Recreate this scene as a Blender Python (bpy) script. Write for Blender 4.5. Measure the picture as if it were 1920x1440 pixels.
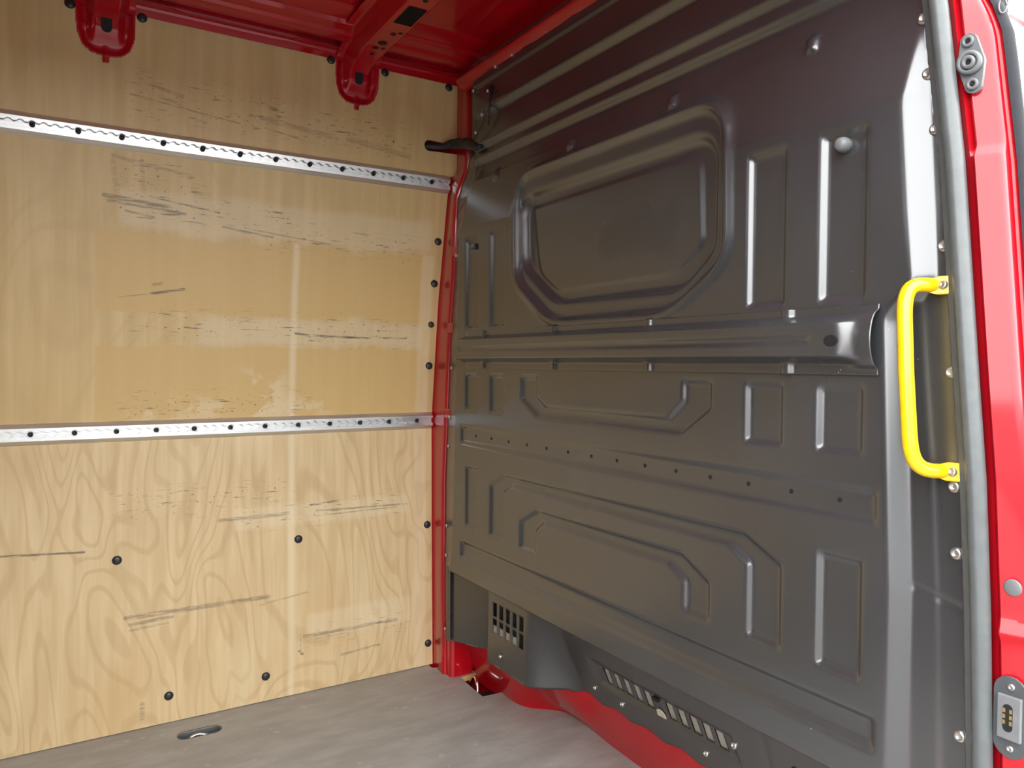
import bpy, math, random
import numpy as np
from mathutils import Vector, Matrix
from mathutils.geometry import tessellate_polygon

for o in list(bpy.data.objects):
    bpy.data.objects.remove(o, do_unlink=True)
S = bpy.context.scene
COL = S.collection
random.seed(4)
RNG = np.random.default_rng(7)

# ------------------------------------------------------------------ camera
# x: forwards along the van (bulkhead at x=0), y: across (plywood wall at y=0, open door at y=-1.8), z: up from floor
CAM = Vector((-1.0982, -2.3534, 1.04))
YAW, PITCH, ROLL = .5517, -.0267, .0071
fw = Vector((math.sin(YAW)*math.cos(PITCH), math.cos(YAW)*math.cos(PITCH), math.sin(PITCH)))
r0 = Vector((math.cos(YAW), -math.sin(YAW), 0)); u0 = r0.cross(fw)
rt = math.cos(ROLL)*r0 + math.sin(ROLL)*u0
up = -math.sin(ROLL)*r0 + math.cos(ROLL)*u0
cd = bpy.data.cameras.new('camera'); cam = bpy.data.objects.new('camera', cd); COL.objects.link(cam)
cd.sensor_width = 36; cd.lens = 1425.2*36/1920; cd.clip_start = .02; cd.clip_end = 200
R = Matrix((rt, up, -fw)).transposed().to_4x4(); R.translation = CAM
cam.matrix_world = R
S.camera = cam

# ------------------------------------------------------------------ world, exposure
w = bpy.data.worlds.new('overcast_sky'); S.world = w; w.use_nodes = True
bg = w.node_tree.nodes['Background']; bg.inputs[0].default_value = (.97, .99, 1, 1); bg.inputs[1].default_value = 1.0
vs = S.view_settings
vs.view_transform = 'Standard'; vs.look = 'None'; vs.gamma = 1; vs.use_curve_mapping = False
vs.exposure = 2.95

# ------------------------------------------------------------------ node helpers
class NT:
    def __init__(s, name):
        s.m = bpy.data.materials.new(name); s.m.use_nodes = True
        s.t = s.m.node_tree; s.n = s.t.nodes; s.b = s.n['Principled BSDF']
    def link(s, a, b): s.t.links.new(a, b)
    def put(s, sock, v):
        if isinstance(v, (int, float)): sock.default_value = v
        elif isinstance(v, (tuple, list)):
            sock.default_value = tuple(v) if len(v) != 3 or len(sock.default_value) == 3 else (*v, 1)
        else: s.link(v, sock)
    def math(s, op, a, b=0., c=None, clamp=False):
        n = s.n.new('ShaderNodeMath'); n.operation = op; n.use_clamp = clamp
        s.put(n.inputs[0], a); s.put(n.inputs[1], b)
        if c is not None: s.put(n.inputs[2], c)
        return n.outputs[0]
    def pos(s):
        if not hasattr(s, 'p'):
            g = s.n.new('ShaderNodeNewGeometry'); q = s.n.new('ShaderNodeSeparateXYZ'); s.link(g.outputs['Position'], q.inputs[0]); s.p = q.outputs
        return s.p
    def comb(s, x, y, z=0.):
        n = s.n.new('ShaderNodeCombineXYZ'); s.put(n.inputs[0], x); s.put(n.inputs[1], y); s.put(n.inputs[2], z); return n.outputs[0]
    def noise(s, vec, scale=1., detail=3., rough=.5, dist=0.):
        n = s.n.new('ShaderNodeTexNoise'); s.put(n.inputs['Vector'], vec)
        n.inputs['Scale'].default_value = scale; n.inputs['Detail'].default_value = detail
        n.inputs['Roughness'].default_value = rough; n.inputs['Distortion'].default_value = dist
        return n.outputs[0]
    def ramp(s, v, a, b, lo=0., hi=1.):
        n = s.n.new('ShaderNodeMapRange'); n.interpolation_type = 'SMOOTHSTEP'
        s.put(n.inputs[0], v); n.inputs[1].default_value = a; n.inputs[2].default_value = b
        n.inputs[3].default_value = lo; n.inputs[4].default_value = hi
        return n.outputs[0]
    def mix(s, f, a, b, mode='MIX'):
        n = s.n.new('ShaderNodeMix'); n.data_type = 'RGBA'; n.blend_type = mode
        s.put(n.inputs[0], f); s.put(n.inputs[6], a); s.put(n.inputs[7], b); return n.outputs[2]
    def box(s, u, v, u0, u1, v0, v1, soft=.01):
        a = s.math('MULTIPLY', s.ramp(u, u0-soft, u0+soft), s.ramp(u, u1-soft, u1+soft, 1, 0))
        b = s.math('MULTIPLY', s.ramp(v, v0-soft, v0+soft), s.ramp(v, v1-soft, v1+soft, 1, 0))
        return s.math('MULTIPLY', a, b)
    def bump(s, h, strength=.2, dist=.002):
        n = s.n.new('ShaderNodeBump'); s.link(h, n.inputs['Height']); n.inputs['Strength'].default_value = strength
        n.inputs['Distance'].default_value = dist; s.link(n.outputs[0], s.b.inputs['Normal'])
    def set(s, color=None, rough=None, metal=None, ior=None, coat=None, coat_rough=None, spec=None, coat_ior=None):
        for k, v in (('Base Color', color), ('Roughness', rough), ('Metallic', metal), ('IOR', ior), ('Coat Weight', coat), ('Coat Roughness', coat_rough), ('Specular IOR Level', spec), ('Coat IOR', coat_ior)):
            if v is not None: s.put(s.b.inputs[k], v)
        return s.m

def plain(name, color, rough=.5, **k):
    t = NT(name)
    n = t.noise(t.comb(*t.pos()[:3]), 60, 2)
    return t.set(color=t.mix(t.ramp(n, .3, .7), tuple(c*.93 for c in color), tuple(min(1, c*1.06) for c in color)), rough=rough, **k)

def wood_mat(name, lower):
    t = NT(name); x, y, z = t.pos()
    wob = t.noise(t.comb(x, z), 6, 2)
    if lower:
        v = t.comb(t.math('MULTIPLY', x, 3.0), t.math('MULTIPLY', z, .95))
        n = t.noise(v, 1.25, 2.2, .42, .55)
        rings = t.math('SINE', t.math('MULTIPLY', n, 120))
        line = t.ramp(rings, .35, 1.)
        n2 = t.noise(t.comb(t.math('MULTIPLY', x, 30), t.math('MULTIPLY', z, 2)), 1.4, 3)
        c = t.mix(t.ramp(n2, .3, .75), (.60, .43, .225), (.70, .53, .30))
        c = t.mix(t.math('MULTIPLY', line, .33), c, (.44, .27, .115))
        blotch = t.noise(t.comb(t.math('MULTIPLY', x, 2), z), 2.0, 2)
        c = t.mix(t.ramp(blotch, .55, .75, 0, .4), c, (.74, .60, .37))
        c = t.mix(t.ramp(t.noise(t.comb(x, t.math('MULTIPLY', z, .7)), 2.6, 1.), .56, .75, 0, .4), c, (.52, .33, .14))
        for b in ((-.62, -.06, .535, .60), (-.40, -.05, .17, .25)):
            c = t.mix(t.math('MULTIPLY', t.box(x, t.math('MULTIPLY_ADD', wob, .03, z), b[0], b[1], b[2]+.015, b[3]+.015, .012), .32), c, (.78, .66, .45))
    else:
        n = t.noise(t.comb(t.math('MULTIPLY', x, 22), t.math('MULTIPLY', z, 1.2)), 1.5, 3)
        c = t.mix(t.ramp(n, .3, .75), (.57, .40, .175), (.66, .48, .235))
        v = t.comb(t.math('MULTIPLY', x, 2.4), t.math('MULTIPLY', z, .9))
        rings = t.ramp(t.math('SINE', t.math('MULTIPLY', t.noise(v, 1.3, 1.5, .4, .5), 60)), .4, 1.)
        c = t.mix(t.math('MULTIPLY', rings, .16), c, (.46, .30, .14))
        bl = t.noise(t.comb(x, z), 3.2, 3)
        c = t.mix(t.ramp(bl, .5, .72, 0, .45), c, (.64, .49, .275))
        # protected, yellower veneer between the two worn bands
        u = t.math('MULTIPLY_ADD', t.math('SUBTRACT', wob, .5), .03, x); vv = t.math('MULTIPLY_ADD', t.math('SUBTRACT', wob, .5), .05, z)
        for b in ((-.982, -.03, 1.175, 1.385), (-.982, -.03, .80, 1.085)):
            c = t.mix(t.math('MULTIPLY', t.box(x, vv, b[0], b[1], b[2], b[3], .005), .78), c, (.60, .40, .155))
        for b in ((-.93, -.01, 1.40, 1.50), (-.72, -.02, 1.095, 1.165)):
            c = t.mix(t.math('MULTIPLY', t.box(u, vv, b[0], b[1], b[2], b[3], .014), .5), c, (.68, .55, .36))
        n5 = t.noise(t.comb(x, z), 9, 4, .6)
        for b in ((-.60, -.47, .88, 1.02), (-.9, -.3, .87, .93)):
            c = t.mix(t.math('MULTIPLY', t.box(u, vv, *b, .03), t.ramp(n5, .48, .56, 0, .55)), c, (.70, .57, .36))
    # pale vertical rub lines
    for xx, wd, k in ((-.45, .009, .55), (-.015, .022, .3)):
        c = t.mix(t.math('MULTIPLY', t.box(t.math('MULTIPLY_ADD', t.math('SUBTRACT', wob, .5), .012, x), z, xx-wd, xx+wd, -1, 1.395, .008), k), c, (.78, .66, .45))
    # scattered scuffs inside worn zones
    n3 = t.noise(t.comb(t.math('MULTIPLY', x, 9), t.math('MULTIPLY', z, 85)), 1.6, 4, .62)
    n4 = t.noise(t.comb(t.math('MULTIPLY', x, 45), t.math('MULTIPLY', z, 60)), 1.8, 3, .6)
    zones = ((-.62, -.08, .535, .60), (-.42, -.06, .15, .20), (-.95, -.45, .60, .68)) if lower else \
        ((-.95, -.45, 1.415, 1.50), (-.6, -.05, 1.37, 1.45), (-.9, -.10, 1.69, 1.80), (-.9, -.05, 1.11, 1.18), (-.92, -.4, .87, .95), (-.93, -.72, 1.46, 1.585), (-.45, -.05, 1.09, 1.16))
    msk = None
    for b in zones:
        q = t.box(x, z, *b, .035); msk = q if msk is None else t.math('MAXIMUM', msk, q)
    sc = t.math('MAXIMUM', t.ramp(n3, .59, .68), t.ramp(n4, .63, .69))
    sc = t.math('MULTIPLY', sc, msk)
    # drawn-out rub marks, each with its own place
    marks = ((-1.20, .532, -1.01, .520, .004, .75), (-.91, .322, -.52, .322, .009, .5), (-.90, .300, -.79, .308, .007, .5), (-.9, .285, -.8, .292, .005, .35),
             (-.66, .570, -.46, .572, .008, .45), (-.39, .592, -.30, .598, .004, .75), (-.37, .572, -.06, .566, .004, .55), (-.34, .556, -.10, .560, .003, .45),
             (-.41, .178, -.10, .180, .008, .5), (-.29, .098, -.16, .106, .005, .45), (-.87, .07, -.87, .03, .009, .4), (-.545, .30, -.40, .318, .004, .3), (-.425, .135, -.415, .125, .006, .7), (-.423, .19, -.42, .13, .002, .4)) if lower else \
            ((-.96, 1.478, -.80, 1.462, .008, .6), (-.95, 1.465, -.76, 1.450, .005, .6), (-.91, 1.443, -.84, 1.432, .004, .5), (-.85, 1.487, -.67, 1.462, .003, .75), (-.94, 1.582, -.74, 1.553, .006, .35), (-.94, 1.57, -.93, 1.49, .009, .2), (-.87, 1.57, -.865, 1.50, .009, .2),
             (-.66, 1.424, -.52, 1.408, .004, .55), (-.60, 1.427, -.35, 1.402, .003, .45), (-.845, 1.226, -.762, 1.243, .005, .75), (-.84, 1.25, -.82, 1.256, .006, .4), (-.93, 1.212, -.845, 1.226, .002, .4), (-.445, 1.128, -.40, 1.121, .005, .8), (-.39, 1.122, -.21, 1.118, .0045, .9), (-.16, 1.12, -.08, 1.121, .003, .7),
             (-.90, 1.745, -.62, 1.715, .003, .45), (-.85, 1.777, -.77, 1.762, .006, .35), (-.56, 1.74, -.36, 1.722, .010, .32), (-.30, 1.722, -.10, 1.700, .011, .3), (-.55, 1.715, -.44, 1.698, .003, .5), (-.56, 1.782, -.52, 1.772, .005, .5), (-.83, 1.75, -.79, 1.745, .006, .4))
    brk = t.ramp(t.noise(t.comb(t.math('MULTIPLY', x, 14), t.math('MULTIPLY', z, 140)), 1.5, 4, .65), .38, .56, .1, 1.)
    tot = None
    for (ax, az, bx, bz, wd, k) in marks:
        L2 = (bx-ax)**2+(bz-az)**2
        dx = t.math('SUBTRACT', x, ax); dz = t.math('SUBTRACT', z, az)
        h = t.math('MULTIPLY', t.math('MULTIPLY_ADD', dx, (bx-ax), t.math('MULTIPLY', dz, (bz-az))), 1/L2, clamp=True)
        ex = t.math('MULTIPLY_ADD', h, -(bx-ax), dx); ez = t.math('MULTIPLY_ADD', h, -(bz-az), dz)
        d2 = t.math('MULTIPLY_ADD', ex, ex, t.math('MULTIPLY', ez, ez))
        q = t.ramp(d2, (wd*.25)**2, wd**2, k, 0)
        tot = q if tot is None else t.math('MAXIMUM', tot, q)
    sc = t.math('MAXIMUM', t.math('MULTIPLY', sc, .78), t.math('MULTIPLY', tot, brk))
    c = t.mix(sc, c, (.055, .048, .045))
    t.bump(n, .05, .001)
    return t.set(color=c, rough=.42, ior=1.45)

def paint_black(name, base=(.034, .035, .037), rough=.24, ior=2.1):
    t = NT(name); x, y, z = t.pos(); v = t.comb(x, y, z)
    dust = t.noise(v, 2.2, 2, .5)
    c = t.mix(t.ramp(dust, .35, .75, 0, .5), base, tuple(b*1.7 for b in base))
    sp = t.noise(v, 95, 2, .5); big = t.noise(v, 4, 2)
    spk = t.math('MULTIPLY', t.ramp(sp, .74, .78, 0, .5), t.ramp(big, .54, .68))
    scr = t.noise(t.comb(t.math('MULTIPLY', y, 18), t.math('MULTIPLY', z, 70), x), 1.5, 3, .7)
    spk = t.math('MAXIMUM', spk, t.math('MULTIPLY', t.ramp(scr, .84, .87), .3))
    c = t.mix(spk, c, (.4, .38, .35))
    # hand-wiped clean patch on the blank window pressing
    pn = t.noise(t.comb(t.math('MULTIPLY', y, 1.0), z), 11, 4, .55)
    bx = t.box(t.math('MULTIPLY_ADD', pn, .12, y), t.math('MULTIPLY_ADD', pn, .10, z), -1.12, -.86, 1.34, 1.425, .02)
    rg = t.math('ADD', t.ramp(dust, .3, .8, rough-.02, rough+.05), t.math('MULTIPLY', bx, .14))
    c = t.mix(t.math('MULTIPLY', bx, .55), c, tuple(b*.6 for b in base))
    return t.set(color=c, rough=rg, ior=ior)

def red_mat():
    t = NT('red_body_paint'); v = t.comb(*t.pos()[:3])
    d = t.noise(v, 7, 3)
    c = t.mix(t.ramp(d, .35, .7), (.40, .0022, .0085), (.45, .003, .010))
    return t.set(color=c, rough=.36, coat=1., coat_rough=.05, ior=1.45, spec=.25, coat_ior=1.42)

def floor_mat():
    t = NT('grey_floor_laminate'); x, y, z = t.pos(); v = t.comb(x, y, z)
    a = t.noise(t.comb(t.math('MULTIPLY', x, 3), t.math('MULTIPLY', y, 9)), 2, 5, .6)
    f = t.noise(v, 300, 2)
    c = t.mix(t.ramp(a, .35, .7), (.29, .278, .255), (.385, .372, .345))
    c = t.mix(t.ramp(f, .4, .7, 0, .35), c, (.245, .235, .215))
    sc = t.noise(t.comb(t.math('MULTIPLY_ADD', x, 6, t.math('MULTIPLY', y, 4)), t.math('MULTIPLY_ADD', y, 60, t.math('MULTIPLY', x, 25))), .9, 4, .7)
    c = t.mix(t.ramp(sc, .62, .74, 0, .45), c, (.52, .50, .47))
    sp = t.noise(v, 26, 2); c = t.mix(t.ramp(sp, .66, .72, 0, .55), c, (.44, .42, .38))
    t.bump(f, .15, .0006)
    return t.set(color=c, rough=t.ramp(a, .3, .7, .34, .48), ior=1.5)

def alu_mat():
    t = NT('anodised_aluminium'); x, y, z = t.pos()
    n = t.noise(t.comb(t.math('MULTIPLY', x, 3), y, t.math('MULTIPLY', z, 120)), 2, 3)
    sc = t.noise(t.comb(t.math('MULTIPLY', x, 14), y, t.math('MULTIPLY', z, 150)), 1.2, 4, .7)
    big = t.noise(t.comb(x, z), 3, 2)
    c = t.mix(t.ramp(n, .3, .7), (.66, .66, .65), (.80, .80, .79))
    c = t.mix(t.math('MULTIPLY', t.ramp(sc, .62, .70), t.ramp(big, .48, .6)), c, (.12, .12, .12))
    return t.set(color=c, rough=.34, metal=.85)

def ground_mat():
    t = NT('yard_paving'); v = t.comb(*t.pos()[:3])
    n = t.noise(v, .8, 5, .6); f = t.noise(v, 40, 3)
    c = t.mix(n, (.12, .12, .116), (.19, .187, .18)); c = t.mix(t.ramp(f, .45, .6, 0, .5), c, (.15, .147, .142))
    return t.set(color=c, rough=.8)

M = dict(
    wood_up=wood_mat('birch_plywood_plain', False), wood_lo=wood_mat('birch_plywood_figured', True),
    black=paint_black('black_bulkhead_paint'), kick=paint_black('black_kick_panel_plastic', (.027, .027, .028), .27, 2.0),
    red=red_mat(), floor=floor_mat(), alu=alu_mat(), ground=ground_mat(),
    ply_edge=plain('plywood_edge', (.62, .36, .14), .6), dark=plain('black_cavity_shade', (.006, .006, .007), .7),  # dark paints the shade of openings; the corner eye's bracket shares it
    strip=plain('black_weatherstrip', (.022, .022, .026), .75, spec=.2),
    rubber=plain('grey_black_rubber', (.095, .103, .103), .36, ior=1.55), bolt=plain('black_bolt', (.012, .012, .013), .4),
    cap=plain('black_plastic_cap', (.022, .022, .025), .35), steel=plain('zinc_screw', (.62, .61, .59), .32, metal=.9),
    yellow=plain('yellow_enamel', (.86, .55, .004), .28, coat=.6, coat_rough=.08), chrome=plain('chrome', (.85, .85, .84), .12, metal=1.),
    grey=plain('grey_plastic', (.17, .175, .18), .38), grey_d=plain('dark_grey_plastic', (.075, .08, .085), .4), brass=plain('gold_contact', (.80, .58, .28), .3, metal=.9),
    foam=plain('beige_foam', (.34, .32, .27), .8), hose=plain('black_hose_rubber', (.012, .013, .014), .45), pad=plain('pale_tape', (.5, .44, .36), .7))

# ------------------------------------------------------------------ mesh helpers (all given in van coordinates)
WL = {}
def wloc(o): return WL.get(o.name, Vector((0, 0, 0))) if o else Vector((0, 0, 0))
def props(o, label=None, cat=None, group=None, kind=None):
    if label: o['label'] = label
    if cat: o['category'] = cat
    if group: o['group'] = group
    if kind: o['kind'] = kind
    return o
def empty(name, loc, label=None, cat=None, group=None, kind=None, parent=None):
    o = bpy.data.objects.new(name, None); COL.objects.link(o); o.empty_display_size = .05
    o.parent = parent; o.location = Vector(loc) - wloc(parent); WL[o.name] = Vector(loc)
    return props(o, label, cat, group, kind)
def mk(name, V, F, mat, parent=None, smooth=False, solid=None, mats=None, bevel=None, **pr):
    V = np.asarray(V, float).reshape(-1, 3)
    lo, hi = V.min(0), V.max(0); c = (lo+hi)/2
    if parent is None: c[2] = lo[2]
    me = bpy.data.meshes.new(name)
    if isinstance(F, np.ndarray):
        me.vertices.add(len(V)); me.vertices.foreach_set('co', (V-c).astype(np.float32).ravel())
        k = F.shape[1]; me.loops.add(F.size); me.loops.foreach_set('vertex_index', F.astype(np.int32).ravel())
        me.polygons.add(len(F)); me.polygons.foreach_set('loop_start', np.arange(0, F.size, k, dtype=np.int32)); me.polygons.foreach_set('loop_total', np.full(len(F), k, np.int32))
        me.update(calc_edges=True)
    else:
        me.from_pydata((V-c).tolist(), [], F)
    for m in (mats or [mat]): me.materials.append(M[m] if isinstance(m, str) else m)
    if smooth: me.polygons.foreach_set('use_smooth', np.ones(len(me.polygons), bool))
    me.validate(); me.update()
    if smooth == 'sharp': me.set_sharp_from_angle(angle=math.radians(28))
    o = bpy.data.objects.new(name, me); COL.objects.link(o); o.parent = parent
    o.location = Vector(c) - wloc(parent); WL[o.name] = Vector(c)
    if solid:
        s = o.modifiers.new('thickness', 'SOLIDIFY'); s.thickness = solid; s.offset = -1
    if bevel:
        b = o.modifiers.new('edge', 'BEVEL'); b.width = bevel; b.segments = 2; b.limit_method = 'ANGLE'; b.angle_limit = math.radians(40)
    return props(o, **pr)
def inst(src, name, loc, parent, rot=None, scale=None):
    o = bpy.data.objects.new(name, src); COL.objects.link(o); o.parent = parent
    o.location = Vector(loc) - wloc(parent); WL[o.name] = Vector(loc)
    if rot: o.rotation_euler = rot
    if scale: o.scale = scale
    return o
def meshdata(name, V, F, mat, smooth=True):
    me = bpy.data.meshes.new(name); me.from_pydata([tuple(v) for v in V], [], F); me.materials.append(M[mat])
    if smooth: me.polygons.foreach_set('use_smooth', np.ones(len(me.polygons), bool))
    me.update(); return me
def gridF(nu, nv, keep=None, wrap=False):
    i, j = np.meshgrid(np.arange(nu-1), np.arange(nv-1), indexing='ij'); a = i*nv+j
    F = np.stack([a, a+nv, a+nv+1, a+1], -1).reshape(-1, 4)
    return F if keep is None else F[keep.ravel()]
def lathe(prof, n=16):
    """profile (r, h) revolved round +h axis -> verts with axis along z"""
    V = []; F = []
    for r, h in prof:
        for k in range(n):
            a = 2*math.pi*k/n; V.append((r*math.cos(a), r*math.sin(a), h))
    for i in range(len(prof)-1):
        for k in range(n):
            F.append((i*n+k, i*n+(k+1) % n, (i+1)*n+(k+1) % n, (i+1)*n+k))
    F.append(tuple(range(n))[::-1]); F.append(tuple((len(prof)-1)*n+k for k in range(n)))
    return V, F
def tube(path, rad, n=14, flat=None):
    """tube along points; rad scalar or list; flat: list of (width scale, height scale, side vector)"""
    P = [Vector(p) for p in path]; V = []; F = []; prev = None
    for i, p in enumerate(P):
        t = (P[min(i+1, len(P)-1)]-P[max(i-1, 0)]).normalized()
        if prev is None: s = t.cross(Vector((.13, .2, .97))).normalized()
        else: s = (prev-t*prev.dot(t)).normalized()
        prev = s; b = t.cross(s)
        r = rad[i] if isinstance(rad, (list, tuple)) else rad
        for k in range(n):
            a = 2*math.pi*k/n; V.append(p + s*r*math.cos(a) + b*r*math.sin(a))
    for i in range(len(P)-1):
        for k in range(n): F.append((i*n+k, i*n+(k+1) % n, (i+1)*n+(k+1) % n, (i+1)*n+k))
    F.append(tuple(range(n))[::-1]); F.append(tuple((len(P)-1)*n+k for k in range(n)))
    return V, F
def plate(outer, holes, f, th):
    """flat sheet with holes: 2D loops -> f(u, v, depth) gives 3D; th thickness"""
    loops = [outer]+list(holes); pts = [p for l in loops for p in l]; n = len(pts)
    tri = tessellate_polygon([[Vector((p[0], p[1], 0)) for p in l] for l in loops])
    V = [f(u, v, 0) for u, v in pts]+[f(u, v, th) for u, v in pts]; F = []
    def ar(t): a, b, c = (pts[i] for i in t); return (b[0]-a[0])*(c[1]-a[1])-(b[1]-a[1])*(c[0]-a[0])
    for t in tri:
        t = tuple(t) if ar(t) > 0 else tuple(t)[::-1]
        F.append(t)
    for t in list(F): F.append((t[2]+n, t[1]+n, t[0]+n))
    nf = len(F); o = 0
    for l in loops:
        m = len(l)
        for k in range(m):
            a, b = o+k, o+(k+1) % m; F.append((a, a+n, b+n, b))
        o += m
    return V, F, nf
def boxv(x0, x1, y0, y1, z0, z1):
    V = [(x, y, z) for x in (x0, x1) for y in (y0, y1) for z in (z0, z1)]
    return V, [(0, 1, 3, 2), (4, 6, 7, 5), (0, 4, 5, 1), (2, 3, 7, 6), (0, 2, 6, 4), (1, 5, 7, 3)]
def arc(cx, cy, r, a0, a1, n=8):
    return [(cx+r*math.cos(math.radians(a0+(a1-a0)*i/n)), cy+r*math.sin(math.radians(a0+(a1-a0)*i/n))) for i in range(n+1)]
def oval(cx, cy, hw, r, n=10, ang=0):
    p = arc(hw, 0, r, -90, 90, n)+arc(-hw, 0, r, 90, 270, n); c, s = math.cos(ang), math.sin(ang)
    return [(cx+u*c-v*s, cy+u*s+v*c) for u, v in p]
def extrude_profile(prof, xs, fn):
    """open profile of (a,b) swept along parameter xs: fn(x,a,b)->3D"""
    V = [fn(x, a, b) for x in xs for a, b in prof]; n = len(prof)
    F = [(i*n+k, i*n+k+1, (i+1)*n+k+1, (i+1)*n+k) for i in range(len(xs)-1) for k in range(n-1)]
    return V, F
def sdpoly(Y, Z, P):
    P = np.asarray(P, float); d = np.full(Y.shape, 1e9); s = np.ones(Y.shape)
    n = len(P); j = n-1
    for i in range(n):
        e = P[j]-P[i]; wy = Y-P[i, 0]; wz = Z-P[i, 1]
        h = np.clip((wy*e[0]+wz*e[1])/(e@e), 0, 1)
        d = np.minimum(d, (wy-e[0]*h)**2+(wz-e[1]*h)**2)
        c1 = Z >= P[i, 1]; c2 = Z < P[j, 1]; c3 = e[0]*wz > e[1]*wy
        flip = (c1 & c2 & c3) | (~c1 & ~c2 & ~c3); s = np.where(flip, -s, s); j = i
    return s*np.sqrt(d)
def sst(a, b, x):
    t = np.clip((x-a)/(b-a), 0, 1); return t*t*(3-2*t)
def lin(a, b, x): return np.clip((x-a)/(b-a), 0, 1)
def blur(A, k):
    ker = np.exp(-.5*(np.arange(-6, 7)/k)**2); ker /= ker.sum()
    for ax in (0, 1):
        p = np.pad(A, [(6, 6) if i == ax else (0, 0) for i in (0, 1)], mode='edge')
        A = sum(ker[i]*np.take(p, np.arange(i, i+A.shape[ax]), axis=ax) for i in range(13))
    return A

# ------------------------------------------------------------------ setting: ground, floor
V, F = boxv(-40, 40, -40, 40, -.70, -.62); mk('ground', V, F, 'ground', kind='structure', label='grey paved yard outside the open side door')
V, F = boxv(-30, 30, -15, -14.7, -.62, 2.2); mk('skyline_block', V, F, 'grey_d', kind='structure', label='unseen grey block added for the dark skyline mirrored in the red pillar')  # added out of view, gives the pillar its dark lower reflection
FE = [(-3.25, 0.02), (.022, .02), (.022, -.026), (.081, -.05), (.125, -.085), (.150, -.10), (.150, -.139), (.067, -.147), (.060, -.31), (.150, -.314), (.140, -.385), (.150, -.43),
      (.185, -.465), (.225, -.50), (.240, -.53), (.242, -.63), (.230, -.75), (.225, -.88), (.225, -1.80), (-3.25, -1.80)]
EYE = oval(-.735, -.105, .034, .022, 12, -.02)
V, F, nf = plate(FE, [EYE], lambda u, v, d: (u, v, -d), .018)
fo = mk('floor', V, F, None, mats=['floor', 'ply_edge'], kind='structure', label='grey laminate load floor with scuffs')
for i, p in enumerate(fo.data.polygons): p.material_index = 0 if i < nf else 1
V, F = boxv(-3.25, .30, -1.80, .05, -.10, -.06); mk('trim_1', V, F, 'red', kind='structure', label='red metal floor pan under the load floor')
V, F = boxv(-1.32, .30, -1.86, -1.80, -.30, -.002); mk('trim_2', V, F, 'red', kind='structure', bevel=.01, label='red door sill below the side opening')

# ------------------------------------------------------------------ plywood wall
SL = .1083
def wally(z): return -SL*(z-.85) if z > .85 else 0.
NOTCH = (-.9555, -.2805, -1.6305, -2.3055)
def notch_path(cx):      # going right to left along the top edge
    h, zt, zb = .0655, 1.948, 1.828
    p = arc(cx+h+.012, zt-.012, .012, 90, 180, 4) + [(cx+h-.002, 1.89)] + arc(cx+h-.056, 1.882, .054, -2, -80, 6)
    p += arc(cx-h+.056, 1.882, .054, -100, -178, 6) + [(cx-h, 1.92)] + arc(cx-h-.012, zt-.012, .012, 0, 90, 4)
    return p
out = [(-3.2, .845), (.028, .845), (.031, 1.256), (.044, 1.57), (.048, 1.655), (.085, 1.655), (.078, 1.70), (.073, 1.731), (-.028, 1.728)]
out += arc(-.030, 1.745, .0175, 270, 90, 8)+[(.073, 1.757), (.066, 1.83), (.060, 1.948)]
for cx in sorted(NOTCH, reverse=True): out += notch_path(cx)
out += [(-3.2, 1.948)]
V, F, nf = plate(out, [], lambda u, v, d: (u, wally(v)+d, v), .009)
po = mk('plywood_panel', V, F, None, mats=['wood_up', 'ply_edge'], label='upper plywood wall panel with dark scuffs, notched round the red roof brackets', cat='wall panel', group='plywood wall panels')
for i, p in enumerate(po.data.polygons): p.material_index = 0 if i < nf else 1
V, F, nf = plate([(-3.2, .002), (.036, .002), (.031, .454), (.028, .845), (-3.2, .845)], [], lambda u, v, d: (u, d, v), .009)
pl = mk('plywood_panel', V, F, None, mats=['wood_lo', 'ply_edge'], label='lower plywood wall panel with swirling wood grain standing on the floor', cat='wall panel', group='plywood wall panels')
for i, p in enumerate(pl.data.polygons): p.material_index = 0 if i < nf else 1
Vc, Fc = lathe([(.0125, 0), (.0125, .0025), (.0105, .0055), (.006, .0070), (.001, .0074)], 18)
cap_me = meshdata('screw_cap', Vc, Fc, 'cap')
for x, z in ((-1.036, 1.937), (-.872, 1.941), (-.364, 1.940), (-.193, 1.938), (.028, 1.935), (.018, 1.443), (.012, 1.305), (.008, 1.169), (.008, 1.031)):
    k = .85 if abs(z-1.169) < .01 else 1
    inst(cap_me, 'screw_cap', (x, wally(z)-.0005, z), po, (math.radians(90-6.2), 0, 0), (k, k, k))
for x, z in ((.013, .488), (.018, .078), (-.931, .488), (-.428, .489), (-.528, .078), (-.801, .079)):
    inst(cap_me, 'screw_cap', (x, -.0005, z), pl, (math.radians(90), 0, 0))
# red outer skin behind the plywood, far side and rear of the load bay
V, F = boxv(-3.25, .34, .09, .12, -.10, 2.06); mk('wall_left', V, F, 'red', kind='structure', label='red body side behind the plywood lining')
V, F = boxv(-3.25, -1.34, -1.80, -1.78, 0, 1.95); mk('wall_right', V, F, 'wood_up', kind='structure', label='plywood lined side wall behind the sliding door opening')
V, F = boxv(-2.75, -1.36, -1.90, -1.82, -.28, 1.90); mk('door_3', V, F, 'red', kind='structure', bevel=.03, label='red sliding side door pushed back along the body')
V, F = boxv(.13, 1.30, -1.90, -1.84, -.28, .98); mk('door_4', V, F, 'red', kind='structure', bevel=.03, label='red front cab door beside the side opening')
for nm, a, b in (('door_1', -1.78, -.875), ('door_2', -.870, .03)):
    V, F = boxv(-3.27, -3.21, a, b, 0, 1.95); mk(nm, V, F, 'grey_d', kind='structure', bevel=.02, label='closed grey rear door leaf of the load bay')
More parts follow.
